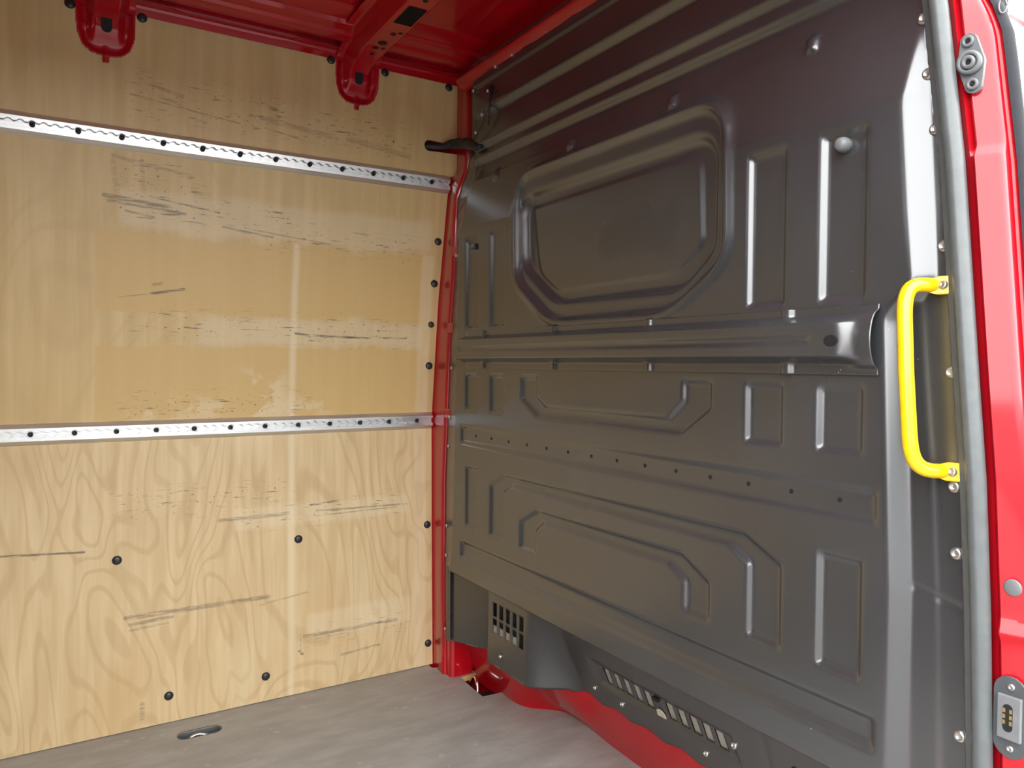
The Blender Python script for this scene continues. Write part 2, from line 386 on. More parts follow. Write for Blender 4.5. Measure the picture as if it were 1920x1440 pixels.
V, F = boxv(.32, .34, -1.66, .12, -.10, 2.06); mk('gap_backing', V, F, 'dark', kind='structure', label='unseen black backing sheet added to block sky in the bulkhead gaps')  # added black sheet keeps sky from showing through the bulkhead gaps

# ------------------------------------------------------------------ airline lashing rails
def rail(zc, tilt, x0, label):
    y0 = wally(zc); c, s = math.cos(tilt), math.sin(tilt)
    def f(x, t, n): return (x, y0-.0005-n*c-t*s, zc+t*c-n*s)
    xa, xb = -3.18, (.046 if tilt else .026)
    root = empty('lashing_rail', f((xa+xb)/2, -.0285, 0), label, 'rail', 'aluminium lashing rails along the plywood wall')
    prof = [(-.0285, 0), (-.0285, .0015), (-.0175, .0135), (-.0172, .014), (-.0100, .014), (-.0100, .003), (.0100, .003), (.0100, .014), (.0162, .014), (.0168, .0135), (.0285, .0015), (.0285, 0)]
    V, F = extrude_profile(prof, [xa, xb], f); n = len(prof)
    F += [tuple(range(n)), tuple(range(n, 2*n))[::-1]]
    mk('rail_body', V, F, 'alu', root)
    xs = np.arange(xa, xb, .0025); lips = []
    ph = (xs-x0+.0125) % .025-.0125
    e = np.maximum(.0044, np.sqrt(np.maximum(.0096**2-ph**2, 0)))
    for sg, nm in ((1, 'upper_lip'), (-1, 'lower_lip')):
        V = []; F = []
        for x, ee in zip(xs, e):
            V += [f(x, sg*.0101, .0141), f(x, sg*min(ee, .0098), .0141), f(x, sg*min(ee, .0098), .0108)]
        for i in range(len(xs)-1):
            for k in (0, 1):
                q = (3*i+k, 3*i+k+1, 3*i+k+4, 3*i+k+3); F.append(q if sg > 0 else q[::-1])
        mk(nm, V, F, 'alu', root)
    a = math.radians(90)-tilt if tilt else math.radians(90)
    for k in range(-6, 12):
        inst(bolt_me, 'bolt', f(x0+.1*k, 0, .0025), root, (a, 0, 0))
Vb, Fb = lathe([(.0066, 0), (.0066, .0085), (.0058, .0095), (.0036, .0095), (.0032, .005), (.001, .005)], 12)
bolt_me = meshdata('bolt', Vb, Fb, 'bolt')
rail(1.629, math.atan(SL), -1.119, 'upper aluminium lashing rail with black bolts across the scuffed plywood')
rail(.846, 0, -1.1304, 'lower aluminium lashing rail with black bolts covering the plywood joint')

# ------------------------------------------------------------------ bulkhead
BH = empty('bulkhead', (0, -.98, .15), 'black pressed steel bulkhead with embossed panels and blank window', 'bulkhead')
YS = lambda z: np.interp(z, [0, .5, .704, .885, 1.031, 1.329, 1.562, 1.95], [-1.838, -1.827, -1.820, -1.810, -1.797, -1.772, -1.743, -1.675])   # door seal line
YL = lambda z: np.interp(z, [.38, .41, .5, .67, .87, 1.18, 1.34, 1.5, 1.62, 1.69, 1.95], [-.175, -.19, -.20, -.208, -.214, -.226, -.232, -.245, -.27, -.262, -.25])
st = .003
ys = np.arange(-1.80, -.170, st); zs = np.arange(.378, 1.961, st)
Y, Z = np.meshgrid(ys, zs, indexing='ij')
def emb(P, dep, wdt=.008):
    d = sdpoly(Y, Z, P); return dep*lin(0, -wdt, d)
def rect(a, b, c, d): return [(a, c), (b, c), (b, d), (a, d)]
H = np.zeros_like(Y)                      # forward (+x) displacement
for (a, b) in ((-.292, -.370), (-.443, -.521), (-1.387, -1.471), (-1.540, -1.624)):
    H += emb(rect(a, b, 1.144, 1.422), .009)
    H += emb(rect(a, b, .897, 1.010), .009)
H += emb(rect(-.298, -.370, .540, .728), .008)
H += emb(rect(-1.545, -1.628, .538, .733), .009)
H += emb([(-.612, 1.008), (-.612, .943), (-.693, .899), (-1.224, .897), (-1.304, .952), (-1.304, 1.010), (-1.224, 1.010), (-1.224, .968), (-1.182, .932), (-.732, .932), (-.691, .954), (-.691, 1.010)], .009)
H += emb([(-.447, .540), (-.447, .688), (-.524, .728), (-1.389, .732), (-1.474, .690), (-1.474, .538), (-1.397, .540), (-1.397, .674), (-1.355, .698), (-.570, .698), (-.525, .674), (-.525, .540)], .009)
H += emb([(-.611, .538), (-.611, .614), (-.693, .656), (-1.227, .659), (-1.306, .616), (-1.306, .538), (-1.235, .540), (-1.235, .600), (-1.188, .625), (-.729, .625), (-.692, .598), (-.692, .540)], .009)
H += emb(rect(-.265, -1.651, .791, .848), .008)
H += emb(rect(-.265, -1.655, .434, .492), .010, .012)
# lean of the upper panel with its stepped ribs
zp = [.3, 1.448, 1.60, 1.6025, 1.606, 1.650, 1.664, 1.690, 1.703, 1.785, 1.802, 1.878, 1.884, 1.97]
xp = [0, 0, .030, .0335, .0345, .050, .034, .041, .026, .043, .026, .035, .029, .033]
LEAN = np.interp(Z, zp, xp)
fadeL = sst(-.25, -.31, Y)                # ribs run out towards the left edge
base_lean = np.interp(Z, [.3, 1.448, 1.60, 1.97], [0, 0, .030, .034])
LEAN = base_lean+(LEAN-base_lean)*fadeL
def roundpoly(P, R):
    out = []; n = len(P)
    for i in range(n):
        p = Vector(P[i]); a = (Vector(P[i-1])-p); b = (Vector(P[(i+1) % n])-p); r = min(R[i], a.length*.45, b.length*.45)
        q0 = p+a.normalized()*r; q1 = p+b.normalized()*r
        for t in np.linspace(0, 1, 7): out.append(tuple(q0*(1-t)**2+p*2*t*(1-t)+q1*t**2))
    return out
WO = roundpoly([(-.576, 1.550), (-1.328, 1.550), (-1.334, 1.240), (-1.185, 1.146), (-.755, 1.146), (-.585, 1.265)], [.085, .085, .05, .06, .06, .05])
WI = roundpoly([(-.592, 1.500), (-1.304, 1.500), (-1.302, 1.262), (-1.210, 1.188), (-.755, 1.188), (-.600, 1.295)], [.06, .075, .03, .04, .05, .04])
WP = roundpoly([(-.632, 1.460), (-1.248, 1.466), (-1.255, 1.280), (-1.172, 1.228), (-.750, 1.226), (-.665, 1.280)], [.012, .035, .02, .03, .03, .03])
dwo = sdpoly(Y, Z, WO)
box = sst(.022, -.004, dwo)
LEAN = LEAN*(1-box)
# raised bead round the window, then stepped recess
H += -.008*np.exp(-((dwo-.004)/.012)**2)+.011*lin(.002, -.014, dwo)
H += .018*lin(0, -.016, sdpoly(Y, Z, WI)) - .005*lin(.002, -.006, sdpoly(Y, Z, WP))
X = LEAN+H
# clip tabs beside cross bar and channel
for ty in (-.43, -.80, -1.16, -1.50):
    X -= .009*lin(.012, .008, np.abs(Y-ty))*((Z > 1.578) & (Z < 1.608))
# left-hand edge rolls back
edge = YL(Z); X += .012*sst(.012, 0, edge-Y)**1.5*(Z < 1.66)+.03*sst(.022, 0, edge-Y)**1.5*(Z >= 1.66)
# right-hand side: slanted face down to the screw flange at x=.03
flx = .018
zt = sst(1.11, 1.175, Z)
ya = (-1.656-.016*lin(1.1, .7, Z))*(1-zt)+np.interp(Z, [1.15, 1.27, 1.43, 1.56], [-1.702, -1.689, -1.678, -1.692])*zt
yb = (-1.684-.017*lin(1.1, .7, Z))*(1-zt)+np.interp(Z, [1.17, 1.27, 1.42, 1.56], [-1.726, -1.722, -1.712, -1.699])*zt
k = lin(0, 1, (Y-ya)/(yb-ya))
X = X*(1-k)+np.maximum(X, flx)*k
yr = YS(Z)+.083                            # narrow ridge beside the screws
X += .003*lin(.004, -.004, Y-yr)*k
X += .0025*np.exp(-((Z-(.70+(Y+1.74)*.25))/.003)**2)*(Y < -1.70)
X = blur(X, 1.15)
yr_edge = YS(Z)+.045
Yc = np.minimum(np.maximum(Y, yr_edge), edge)
cy = (Y[:-1, :-1]+Y[1:, 1:])/2; ce = (edge[:-1, :-1]+edge[1:, 1:])/2; cr = (yr_edge[:-1, :-1]+yr_edge[1:, 1:])/2
keep = (cy < ce+st) & (cy > cr-st)
pan = mk('pressed_panel', np.stack([X, Yc, Z], -1), gridF(*Y.shape, keep)[:, ::-1], 'black', BH, smooth=True)

# ledge lip folded forwards under the panel
xs_ = np.linspace(-1.775, -.178, 40)
V, F = extrude_profile([(0, .380), (.004, .374), (.03, .372), (.10, .374)], xs_, lambda y, a, b: (a, y, b)); mk('bottom_lip', V, F, 'black', BH, smooth=True)

# black discs paint the shade of the holes in the perforated strip
Vd, Fd = lathe([(.0042, 0), (.0042, .0012), (.003, .0014)], 12)
hole_shade_me = meshdata('hole_shade', Vd, Fd, 'dark', False)
for i in range(14): inst(hole_shade_me, 'hole_shade', (.0085, -.3505-.0947*i, .8215), pan, (0, math.radians(-90), 0))

# cross bar (hat section) over the panel
yb_ = np.arange(-1.652, -.256, .003); zb_ = np.arange(1.026, 1.1361, .002)
Yb, Zb = np.meshgrid(yb_, zb_, indexing='ij')
hat = lin(1.044, 1.055, Zb)*lin(1.121, 1.110, Zb)
arch = np.sqrt(np.clip(1-((Zb-1.082)/.046)**2, 0, 1))
ke = sst(-1.595, -1.632, Yb)
D = .004+(.034*hat)*(1-ke)+.022*arch*ke
cap_r = np.sqrt(np.clip(1-((Zb-1.0815)/.041)**2, 0, 1))*.04
endk = sst(0, .022, (-.262-.04+cap_r)-Yb)   # rounded left end
D = .002+(D-.002)*endk
gl = sst(-.315, -.335, Yb)*sst(-1.558, -1.54, Yb)
D -= .006*gl*lin(.009, .003, np.abs(Zb-1.082))
for ty in (-.420, -.778, -1.129, -1.484): D += .008*lin(.013, .008, np.abs(Yb-ty))*((Zb > 1.118) | (Zb < 1.046))
flm = (np.abs(Zb-1.081) > .047)
keepb = np.ones((len(yb_)-1, len(zb_)-1), bool)
keepb &= ~(((Yb[:-1, :-1] > -.32) & (endk[:-1, :-1] < .02)))
Xb = -blur(D, .9)-.001
bar = mk('cross_bar', np.stack([Xb, Yb, Zb], -1), gridF(*Yb.shape, keepb)[:, ::-1], 'black', BH, smooth=True, solid=.0015)
V, F = lathe([(.0095, 0), (.0095, .0012), (.008, .0016)], 16)
hv = [(x*1.35, y, z) for x, y, z in V]
o = mk('bar_hole_shade', [(-.038-z, -1.592+x*1, 1.080+y) for x, y, z in hv], F, 'dark', bar)  # black oval stands for the shade inside the bar's end opening
# bright upset rim behind the flared end of the bar
# plugs
Vp, Fp = lathe([(.012, 0), (.012, .012), (.010, .019), (.006, .022), (.001, .0225)], 16)
plug_me = meshdata('rubber_plug', Vp, Fp, 'grey_d'); plug2 = meshdata('rubber_plug', Vp, Fp, 'grey')
inst(plug_me, 'rubber_plug', (.006, -.340, 1.392), BH, (0, math.radians(-90), 0), (.8, .8, .8))
inst(plug2, 'rubber_plug', (.009, -1.581, 1.396), BH, (0, math.radians(-90), 0))
# left screw flange (recessed) and screws
Vs, Fs = lathe([(.0088, 0), (.0088, .002), (.007, .0045), (.0036, .0052), (.0032, .003), (.001, .003)], 14)
screw_me = meshdata('screw', Vs, Fs, 'steel')
zf = np.linspace(.145, 1.93, 40)
def pillar_rb(z): return float(np.interp(z, [0, .126, .294, .651, .866, 1.146, 1.352, 1.522, 1.66, 1.738, 1.887, 1.95], [-.10, -.097, -.087, -.088, -.105, -.125, -.154, -.163, -.185, -.197, -.195, -.190]))
def pillar_xf(z): return float(np.interp(z, [1.58, 1.67], [.030, .060]))
V = []; F = []
for z in zf:
    V += [(pillar_xf(z)+.016, pillar_rb(z)+.03, z), (pillar_xf(z)+.006, pillar_rb(z)-.002, z), (float(np.interp(z, [1.50, 1.64], [.014, .052])), float(YL(z))+.010, z), (float(np.interp(z, [1.50, 1.64], [.010, .050])), float(YL(z))-.006, z)]
F = [(4*i+k, 4*i+k+1, 4*i+k+5, 4*i+k+4) for i in range(len(zf)-1) for k in range(3)]
mk('side_flange', V, F, 'black', BH, smooth=False)
for y, z in ((-.176, 1.385), (-.150, 1.025), (-.136, .864), (-.130, .769), (-.121, .505), (-.118, .407), (-.106, .157)):
    inst(screw_me, 'screw', (.035-.022*(pillar_rb(z)-y)/max(.02, pillar_rb(z)-float(YL(z))), y, z), BH, (0, math.radians(-90), math.radians(-14)), (.75, .75, .9))
for y, z in ((-.283, 1.876), (-.373, 1.849), (-.338, 1.788), (-.300, 1.744)):
    inst(screw_me, 'screw', (.030, y, z), BH, (0, math.radians(-90), 0), (.6, .6, .9))
for y, z in ((-.417, 1.906), (-.509, 1.909), (-.684, 1.912), (-.857, 1.916), (-1.03, 1.917), (-1.205, 1.917), (-1.38, 1.917)):
    inst(screw_me, 'screw', (.029, y, z), BH, (0, math.radians(-90), 0), (.65, .65, .9))
for y, z in ((-1.694, 1.557), (-1.702, 1.473), (-1.715, 1.389), (-1.731, 1.216), (-1.746, 1.032), (-1.754, .867), (-1.759, .771), (-1.770, .509)):
    inst(screw_me, 'screw', (.021, y-.004, z), BH, (0, math.radians(-90), 0), (1.05, 1.05, 1.2))

# lower kick panel with vents
def cells(a, b, n, gap):
    wd = (b-a-gap*(n-1))/n; return [(a+i*(wd+gap), a+i*(wd+gap)+wd) for i in range(n)]
g1y = cells(-.590, -.420, 5, .012); g1z = [(.292, .333), (.243, .284)]
g2y = cells(-1.245, -.838, 11, .0115); g2z = [(.223, .2675)]
yl_ = np.unique(np.round(np.concatenate([np.arange(-1.79, -.150, .006), [v for c in g1y+g2y for v in c]]), 5))
zl_ = np.unique(np.round(np.concatenate([np.arange(.110, .386, .006), [v for c in g1z+g2z for v in c]]), 5))
Yl, Zl = np.meshgrid(yl_, zl_, indexing='ij')
def kick_x(Yl, Zl):
    xr = .046+(.385-Zl)*.44
    left = np.interp(Yl, [-.37, -.16], [.085, .012])
    x = left*(1-lin(-.368, -.392, Yl))+.030*lin(-.368, -.392, Yl)
    kk = sst(-.60, -.72, Yl)
    x = x*(1-kk)+xr*kk
    # recessed surround of the long vent
    sd = np.maximum(np.abs(Yl+1.042)-.245, np.abs(Zl-.246)-.042)
    x = x+.012*lin(.0, -.018, sd)
    x += .004*np.exp(-((Yl+1.372)/.012)**2)
    return x
def kick_bottom(y):
    b = np.interp(y, [-1.8, -.65, -.48, -.37, -.34, -.16], [.146, .146, .150, .141, .152, .142])
    return b+.006*np.sin((y+.65)*2*math.pi/.115)*(y < -.68)
Xl = kick_x(Yl, Zl)
bot = kick_bottom(Yl); Zc = np.maximum(Zl, bot)
cyl = (Yl[:-1, :-1]+Yl[1:, 1:])/2; czl = (Zl[:-1, :-1]+Zl[1:, 1:])/2
kl = czl > kick_bottom(cyl)-.006
for i, (a, b) in enumerate(g2y):
    if i == 5: continue
    kl &= ~((cyl > a) & (cyl < b) & (czl > g2z[0][0]) & (czl < g2z[0][1]))
for a, b in g1y:
    for c, d in g1z: kl &= ~((cyl > a) & (cyl < b) & (czl > c) & (czl < d))
KP = mk('kick_panel', np.stack([Xl, Yl, Zc], -1), gridF(*Yl.shape, kl)[:, ::-1], 'kick', BH, smooth=True, solid=.003)
V, F = boxv(.040, .044, -.605, -.405, .235, .34); mk('vent_backing', V, F, 'dark', KP)  # black sheet put behind the cells as their shade
V, F = boxv(.0345, .038, -.545, -.415, .236, .262); mk('vent_insert', V, F, 'foam', KP)
for i, (a, b) in enumerate(g2y):
    if i == 5: continue
    zz = np.array([.220, .271]); xx = kick_x(np.array([(a+b)/2]*2), zz)+.008
    V = [(xx[0], a-.002, zz[0]), (xx[0], b+.002, zz[0]), (xx[1], b+.002, zz[1]), (xx[1], a-.002, zz[1])]
    V += [(x+.003, y, z) for x, y, z in V]
    mk('vent_insert', V, [(0, 3, 2, 1), (4, 5, 6, 7), (0, 1, 5, 4), (2, 3, 7, 6), (1, 2, 6, 5), (0, 4, 7, 3)], 'foam', KP)
a, b = g2y[5]; xm = float(kick_x(np.array([(a+b)/2]), np.array([.23]))[0])
V, F, _ = plate([(a-.002, .214)]+arc((a+b)/2, .222, (b-a)/2, 0, 180, 8)[::-1]+[(b+.002, .214)], [], lambda u, v, d: (xm-.004+(.23-v)*.44*-1*-1-d*0-.001+d, u, v), .003)
mk('clip_pad', V, F, 'pad', KP)
V, F = boxv(xm-.022, xm-.014, a+.004, b-.004, .258, .266); mk('clip_slot_shade', V, F, 'dark', KP)  # black block painted as the shade of the clip's slot
def kx1(y, z): return float(kick_x(np.array([y]), np.array([z]))[0])
for y, z, s_ in ((-.470, .186, .8), (-.785, .188, .8), (-.895, .187, .9), (-1.180, .189, 1.), (-1.287, .262, 1.05)):
    inst(screw_me, 'screw', (kx1(y, z)-.001, y, z), KP, (0, math.radians(-78), 0), (s_*.8, s_*.8, 1))

V, F = boxv(.085, .10, -1.475, -1.437, .262, .290); mk('square_opening_shade', V, F, 'dark', KP)  # black block stands in for the shade of a square opening
# wiring laid over the upper left corner
V, F = tube([(.022, -.415, 1.845), (.020, -.40, 1.80), (.018, -.365, 1.755), (.014, -.31, 1.712)], .0016, 8); mk('cable', V, F, 'hose', BH, smooth=True)
V, F = tube([(.028, -.395, 1.86), (.026, -.39, 1.80), (.026, -.385, 1.745)], .0026, 8); mk('cable', V, F, 'hose', BH, smooth=True)

# ------------------------------------------------------------------ red sill under the bulkhead
yf = np.concatenate([np.arange(-1.78, -.10, .012), [-.10]])
fe_y = [-1.8, -.88, -.75, -.63, -.53, -.50, -.475, -.44, -.385, -.314, -.139, -.10]; fe_x = [.206, .206, .212, .225, .222, .205, .165, .134, .121, .128, .127, .134]
bx = np.interp(yf, fe_y, fe_x)
tx = kick_x(yf, np.full_like(yf, .155))+.007
tx = np.maximum(tx, .085)
def sm(a, n=4):
    q = np.pad(a, n, mode='edge'); kz = np.hanning(2*n+3)[1:-1]; kz /= kz.sum(); return np.convolve(q, kz, 'valid')
tx = sm(tx, 6); bx = sm(bx, 3)
V = []; rows = [(0, -.02), (0, 0), (.06, .012), (.35, .045), (.75, .12), (1, .18), (1.0, .24)]
for y, b0, t0 in zip(yf, bx, tx):
    for k_, z in rows: V.append((b0+(t0-b0)*k_, y, z))
n = len(rows); F = [(i*n+k, i*n+k+1, (i+1)*n+k+1, (i+1)*n+k) for i in range(len(yf)-1) for k in range(n-1)]
mk('trim_3', V, F, 'red', smooth=True, kind='structure', label='red painted step along the floor below the black bulkhead')

# ------------------------------------------------------------------ red pillar between plywood and bulkhead
zp_ = np.concatenate([np.linspace(-.02, 1.655, 60), np.linspace(1.66, 2.0, 16)])
V = []
for z in zp_:
    rb = pillar_rb(z); yw = wally(z)+.012
    xe = float(np.interp(z, [0, .45, .85, 1.256, 1.57, 1.655, 1.66, 1.95], [.036, .031, .028, .031, .044, .048, .073, .060]))
    wd = yw-rb
    V += [(xe-.012, yw+.06, z), (xe-.010, yw+.004, z), (xe+.002, yw-.10*wd, z), (xe+.006 if xe < .05 else xe-.004, yw-.22*wd, z), ((xe+pillar_xf(z)+.003)/2, yw-.48*wd, z), (pillar_xf(z)+.0015, yw-.66*wd, z), (pillar_xf(z), rb+.018, z), (pillar_xf(z), rb+.004, z), (pillar_xf(z)+.004, rb, z), (.095, rb, z)]
n = 10
F = [(i*n+k, i*n+k+1, (i+1)*n+k+1, (i+1)*n+k) for i in range(len(zp_)-1) for k in range(n-1)]
mk('trim_5', V, F, 'red', smooth=True, kind='structure', label='red body pillar between the plywood wall and the black bulkhead', bevel=None)
V, F = boxv(.038, .125, -.135, .02, -.02, .15); mk('trim_6', V, F, 'red', kind='structure', bevel=.012, label='red pillar foot in the floor corner')
for z in (1.40, 1.155, .875):
    V, F = boxv(.026, .040, pillar_rb(z)-.034, pillar_rb(z)+.006, z-.016, z+.016); mk('pillar_tab', V, F, 'red', bpy.data.objects['trim_5'], bevel=.004)

# ------------------------------------------------------------------ hose in the slot of the plywood
HO = empty('hose', (.05, -.17, 1.72), 'black rubber cable hose poking out of a slot in the plywood', 'hose')
P = [(-.055, -.080, 1.744), (-.03, -.095, 1.742), (.005, -.112, 1.742), (.03, -.135, 1.750), (.04, -.16, 1.746), (.038, -.20, 1.737), (.034, -.25, 1.722), (.030, -.30, 1.703), (.030, -.33, 1.693)]
V, F = tube(P, [.008, .009, .009, .014, .0165, .0165, .016, .014, .006], 14); mk('sleeve', V, F, 'hose', HO, smooth=True)
for p, r in (((.0398, -.168, 1.744), .0185), ((.036, -.228, 1.729), .0180)):
    V, F = tube([(p[0], p[1]+.004, p[2]+.001), (p[0], p[1]-.004, p[2]-.001)], r, 14); mk('collar', V, F, 'hose', HO, smooth=True)
V, F = boxv(-.050, -.024, -.086, -.080, 1.731, 1.760); mk('end_block', V, F, 'hose', HO, bevel=.003)

# ------------------------------------------------------------------ ceiling, side rail, roof bows
pr = [(-.1215, 1.944), (-.1228, 1.963), (-.126, 1.968), (-.129, 1.990), (-.150, 2.000), (-.156, 1.984), (-.185, 1.976), (-.215, 1.982), (-.222, 1.990), (-.255, 1.994), (-.262, 2.004), (-.32, 2.010), (-.33, 2.016), (-.9, 2.028), (-1.47, 2.016), (-1.6, 1.985), (-1.66, 1.96), (-1.70, 1.90), (-1.72, 1.86)]
xc = np.concatenate([np.linspace(-3.25, .34, 96)])
V, F = extrude_profile(pr, xc, lambda x, a, b: (x, a, b + (.006*math.exp(-((x+.618) / .02)**2)+.006*math.exp(-((x+.05)/.02)**2) if a < -.3 and a > -1.5 else 0)))
V2, F2 = boxv(-3.27, .34, -1.72, .12, 2.04, 2.06); F += [tuple(i+len(V) for i in f) for f in F2]; V += V2
mk('ceiling', V, F, 'red', smooth='sharp', kind='structure', bevel=None, label='red painted van roof seen from below')
# flange plate with stepped inner edge along the plywood
edge_pts = []
for cx in (-2.3055, -1.6305, -.9555, -.2805):
    for dx, yy in ((-.09, -.150), (.09, -.150), (.15, -.150), (.18, -.138), (.47, -.138), (.50, -.150)):
        if -3.2 < cx+dx < .10: edge_pts.append((cx+dx, yy))
edge_pts = [p for p in edge_pts if p[0] < .03]+[(.075, -.150)]
outl = [(-3.2, -.1235)]+[(-3.2, -.150)]+edge_pts+[(.075, -.1235)]
V, F, _ = plate(outl[::-1], [], lambda u, v, d: (u, v, 1.9688+d), .003)
mk('trim_7', V, F, 'red', kind='structure', label='red roof side rail above the plywood')
# front header at the bulkhead top
V, F = extrude_profile([(.05, 1.903), (.026, 1.907), (.021, 1.916), (.014, 1.920), (.011, 1.927), (.010, 1.931), (.018, 1.937), (.045, 1.95), (.06, 2.03)], np.linspace(-1.66, -.20, 60), lambda y, a, b: (a+.004*math.exp(-((((y+.05) % .21)-.10)/.02)**2)*(1 if a < .02 else 0), y, b+.004*math.exp(-((((y+.05) % .21)-.10)/.02)**2)*(1 if b < 1.95 else 0)))
mk('trim_8', V, F, 'red', smooth=True, kind='structure', label='red roof header along the top of the bulkhead')
# door header and rear frame of the side opening
V, F = boxv(-3.25, .12, -1.80, -1.69, 1.86, 2.0); mk('trim_9', V, F, 'red', kind='structure', bevel=.015, label='red header above the sliding door opening')

def bow(cx, label):
    root = empty('roof_bow', (cx, -.9, 1.81), label, 'roof bow', 'red cross members under the roof')
    path = [(-.118, 1.905), (-.150, 1.925), (-.195, 1.934), (-.26, 1.938), (-.45, 1.941), (-.9, 1.948), (-1.35, 1.941), (-1.62, 1.935), (-1.70, 1.91)]
    ups = [(0, .045), (.003, .045), (0, .046), (0, .06), (0, .062), (0, .066), (0, .066), (0, .055), (0, .05)]
    sec = [(-.085, 1.), (-.066, 1.), (-.060, .93), (-.036, .06), (-.031, 0.), (.031, 0.), (.036, .06), (.060, .93), (.066, 1.), (.085, 1.)]
    V = []
    for (y, z), (dy, h) in zip(path, ups):
        for a, t in sec: V.append((cx+a*(1 if y < -.2 else .80), y+dy*t, z+h*t))
    n = len(sec); F = [(i*n+k, i*n+k+1, (i+1)*n+k+1, (i+1)*n+k) for i in range(len(path)-1) for k in range(n-1)]
    beam = mk('beam', V, F, 'red', root, smooth='sharp')
    V, F, _ = plate(rect2(-.024, .026, -.052, .052), [], lambda u, v, d: (cx+u, -.505+v, 1.9408-d*0-.0003+v*-.016), 0.0)
    mk('slot_shade', V, F, 'dark', beam)  # black sheet painted as the shade inside the beam's slot
    for yy, u, r in ((-.385, .004, .008), (-.318, 0, .013), (-.28, -.006, .009), (-.283, .015, .005), (-.235, 0, .007), (-.40, .019, .006), (-.60, 0, .007)):
        zz = float(np.interp(-yy, [.15, .195, .26, .45, .9], [1.925, 1.934, 1.938, 1.941, 1.948]))-.0012
        a = [(cx+u+r*math.cos(t_*math.pi/6), yy+r*1.1*math.sin(t_*math.pi/6), zz) for t_ in range(12)]
        mk('hole_shade', a+[(x, y, z+.0008) for x, y, z in a], [tuple(range(12))[::-1], tuple(range(12, 24))], 'dark', beam)  # black discs paint the shade of the punched holes
    # foot plate let into the plywood notch
    st2 = .0025
    u_ = np.arange(-.078, .0781, st2); v_ = np.arange(1.805, 1.966, st2)
    U, Vv = np.meshgrid(u_, v_, indexing='ij')
    body = [(-.067, 1.975), (-.067, 1.92), (-.0645, 1.878), (-.054, 1.848), (-.034, 1.832), (-.014, 1.828), (.014, 1.828), (.034, 1.832), (.054, 1.848), (.0645, 1.878), (.067, 1.92), (.067, 1.975)]
    d = np.minimum(sdpoly(U, Vv, body), np.maximum(np.abs(U)-.0065, np.abs(Vv-1.822)-.010))
    dep = .011*lin(-.002, -.016, d)                                # pressed tray inside a rim
    ch = np.abs(U)-.031
    dep -= .022*lin(.012, -.002, ch)*sst(1.850, 1.895, Vv)         # central channel that becomes the beam
    dep -= .004*np.exp(-((U/.004)**2))*sst(1.858, 1.850, Vv)
    for su in (-1, 1): dep -= .004*np.exp(-((U-su*.047)/.006)**2-((Vv-1.895)/.010)**2)
    dep = blur(dep, 1.1)
    Yy = -SL*(Vv-.85)-.005+dep
    kp = (d[:-1, :-1]+d[1:, 1:])/2 < .0012
    # black oval plate painted as the shade of the punched oval in the tray
    ft = mk('foot', np.stack([cx+U, Yy, Vv], -1), gridF(*U.shape, kp), 'red', root, smooth=True, solid=.003)
    a = oval(0, 0, .015, .0125, 8, math.pi/2)
    base = lambda z: -SL*(z-.85)-.005-.0118
    V, F, _ = plate(a, [], lambda u, v, dd: (cx+u, base(1.908+v)+dd-.0022, 1.908+v), .002)
    mk('foot_hole_shade', V, F, 'dark', ft)
def rect2(a, b, c, d): return [(a, c), (b, c), (b, d), (a, d)]
bow(-.2805, 'red roof bow nearest the bulkhead, with punched holes')
bow(-.9555, 'red roof bow bracket at the upper left edge of the plywood')
bow(-1.6305, 'red roof bow farthest from the bulkhead')

# ------------------------------------------------------------------ door pillar on the right
zj = np.unique(np.concatenate([np.arange(-.02, 1.86, .012), [1.330, 1.334, 1.338, 1.342, 1.346, 1.350, 1.354, .672, .678, .684]]))
uj = np.array([.030, .012, .002, -.001, -.006, -.008, -.030, -.0325, -.0345, -.036, -.0365, -.0365, -.0365, -.043, -.047, -.049, -.046, -.010])
xj = np.array([.034, .026, .020, .019, .0125, .0115, .0235, .0255, .0285, .0325, .037, .044, .050, .056, .060, .070, .080, .090])
V = []
for z in zj:
    up_ = float(lin(1.335, 1.352, z)); wide = .022*float(sst(1.0, .55, z)); dent = .006*math.exp(-((z-.678)/.010)**2)
    topb = .035*float(sst(1.50, 1.66, z))
    for u, x in zip(uj, xj):
        xx = x+(.011*up_ if x < .05 and u < .0 else 0)
        if -.031 <= u <= -.006: xx -= dent*.8
        V.append((xx, float(YS(z))+(u-wide*(u < -.025))+topb*(u < -.025), z))
n = len(uj); F = [(i*n+k, i*n+k+1, (i+1)*n+k+1, (i+1)*n+k) for i in range(len(zj)-1) for k in range(n-1)]
DP = mk('trim_10', V, F, 'red', smooth='sharp', kind='structure', label='red door pillar at the right of the opening')
# dark weatherstrip on the front edge of the pillar
zz = np.linspace(-.02, 1.86, 50)
V = []; pf = [(-.044, .050), (-.0475, .053), (-.050, .060), (-.0505, .068), (-.049, .076), (-.044, .082)]
for z in zz:
    wide = .022*float(sst(1.0, .55, z)); topb = .035*float(sst(1.50, 1.66, z))
    for u, x in pf: V.append((x, float(YS(z))+u-wide+topb, z))
n = len(pf); F = [(i*n+k, i*n+k+1, (i+1)*n+k+1, (i+1)*n+k) for i in range(len(zz)-1) for k in range(n-1)]
WS = mk('weatherstrip', V, F, 'strip', smooth=True, label='dark rubber weatherstrip on the outer edge of the red door pillar', cat='weatherstrip')

V, F = tube([(.054+.0035*math.cos(a), float(YS(1.548))-.046-.0035*math.cos(a), 1.548+.010*math.sin(a)) for a in np.linspace(0, 2*math.pi, 17)], .0012, 8); mk('clip', V, F, 'grey', WS, smooth=True)
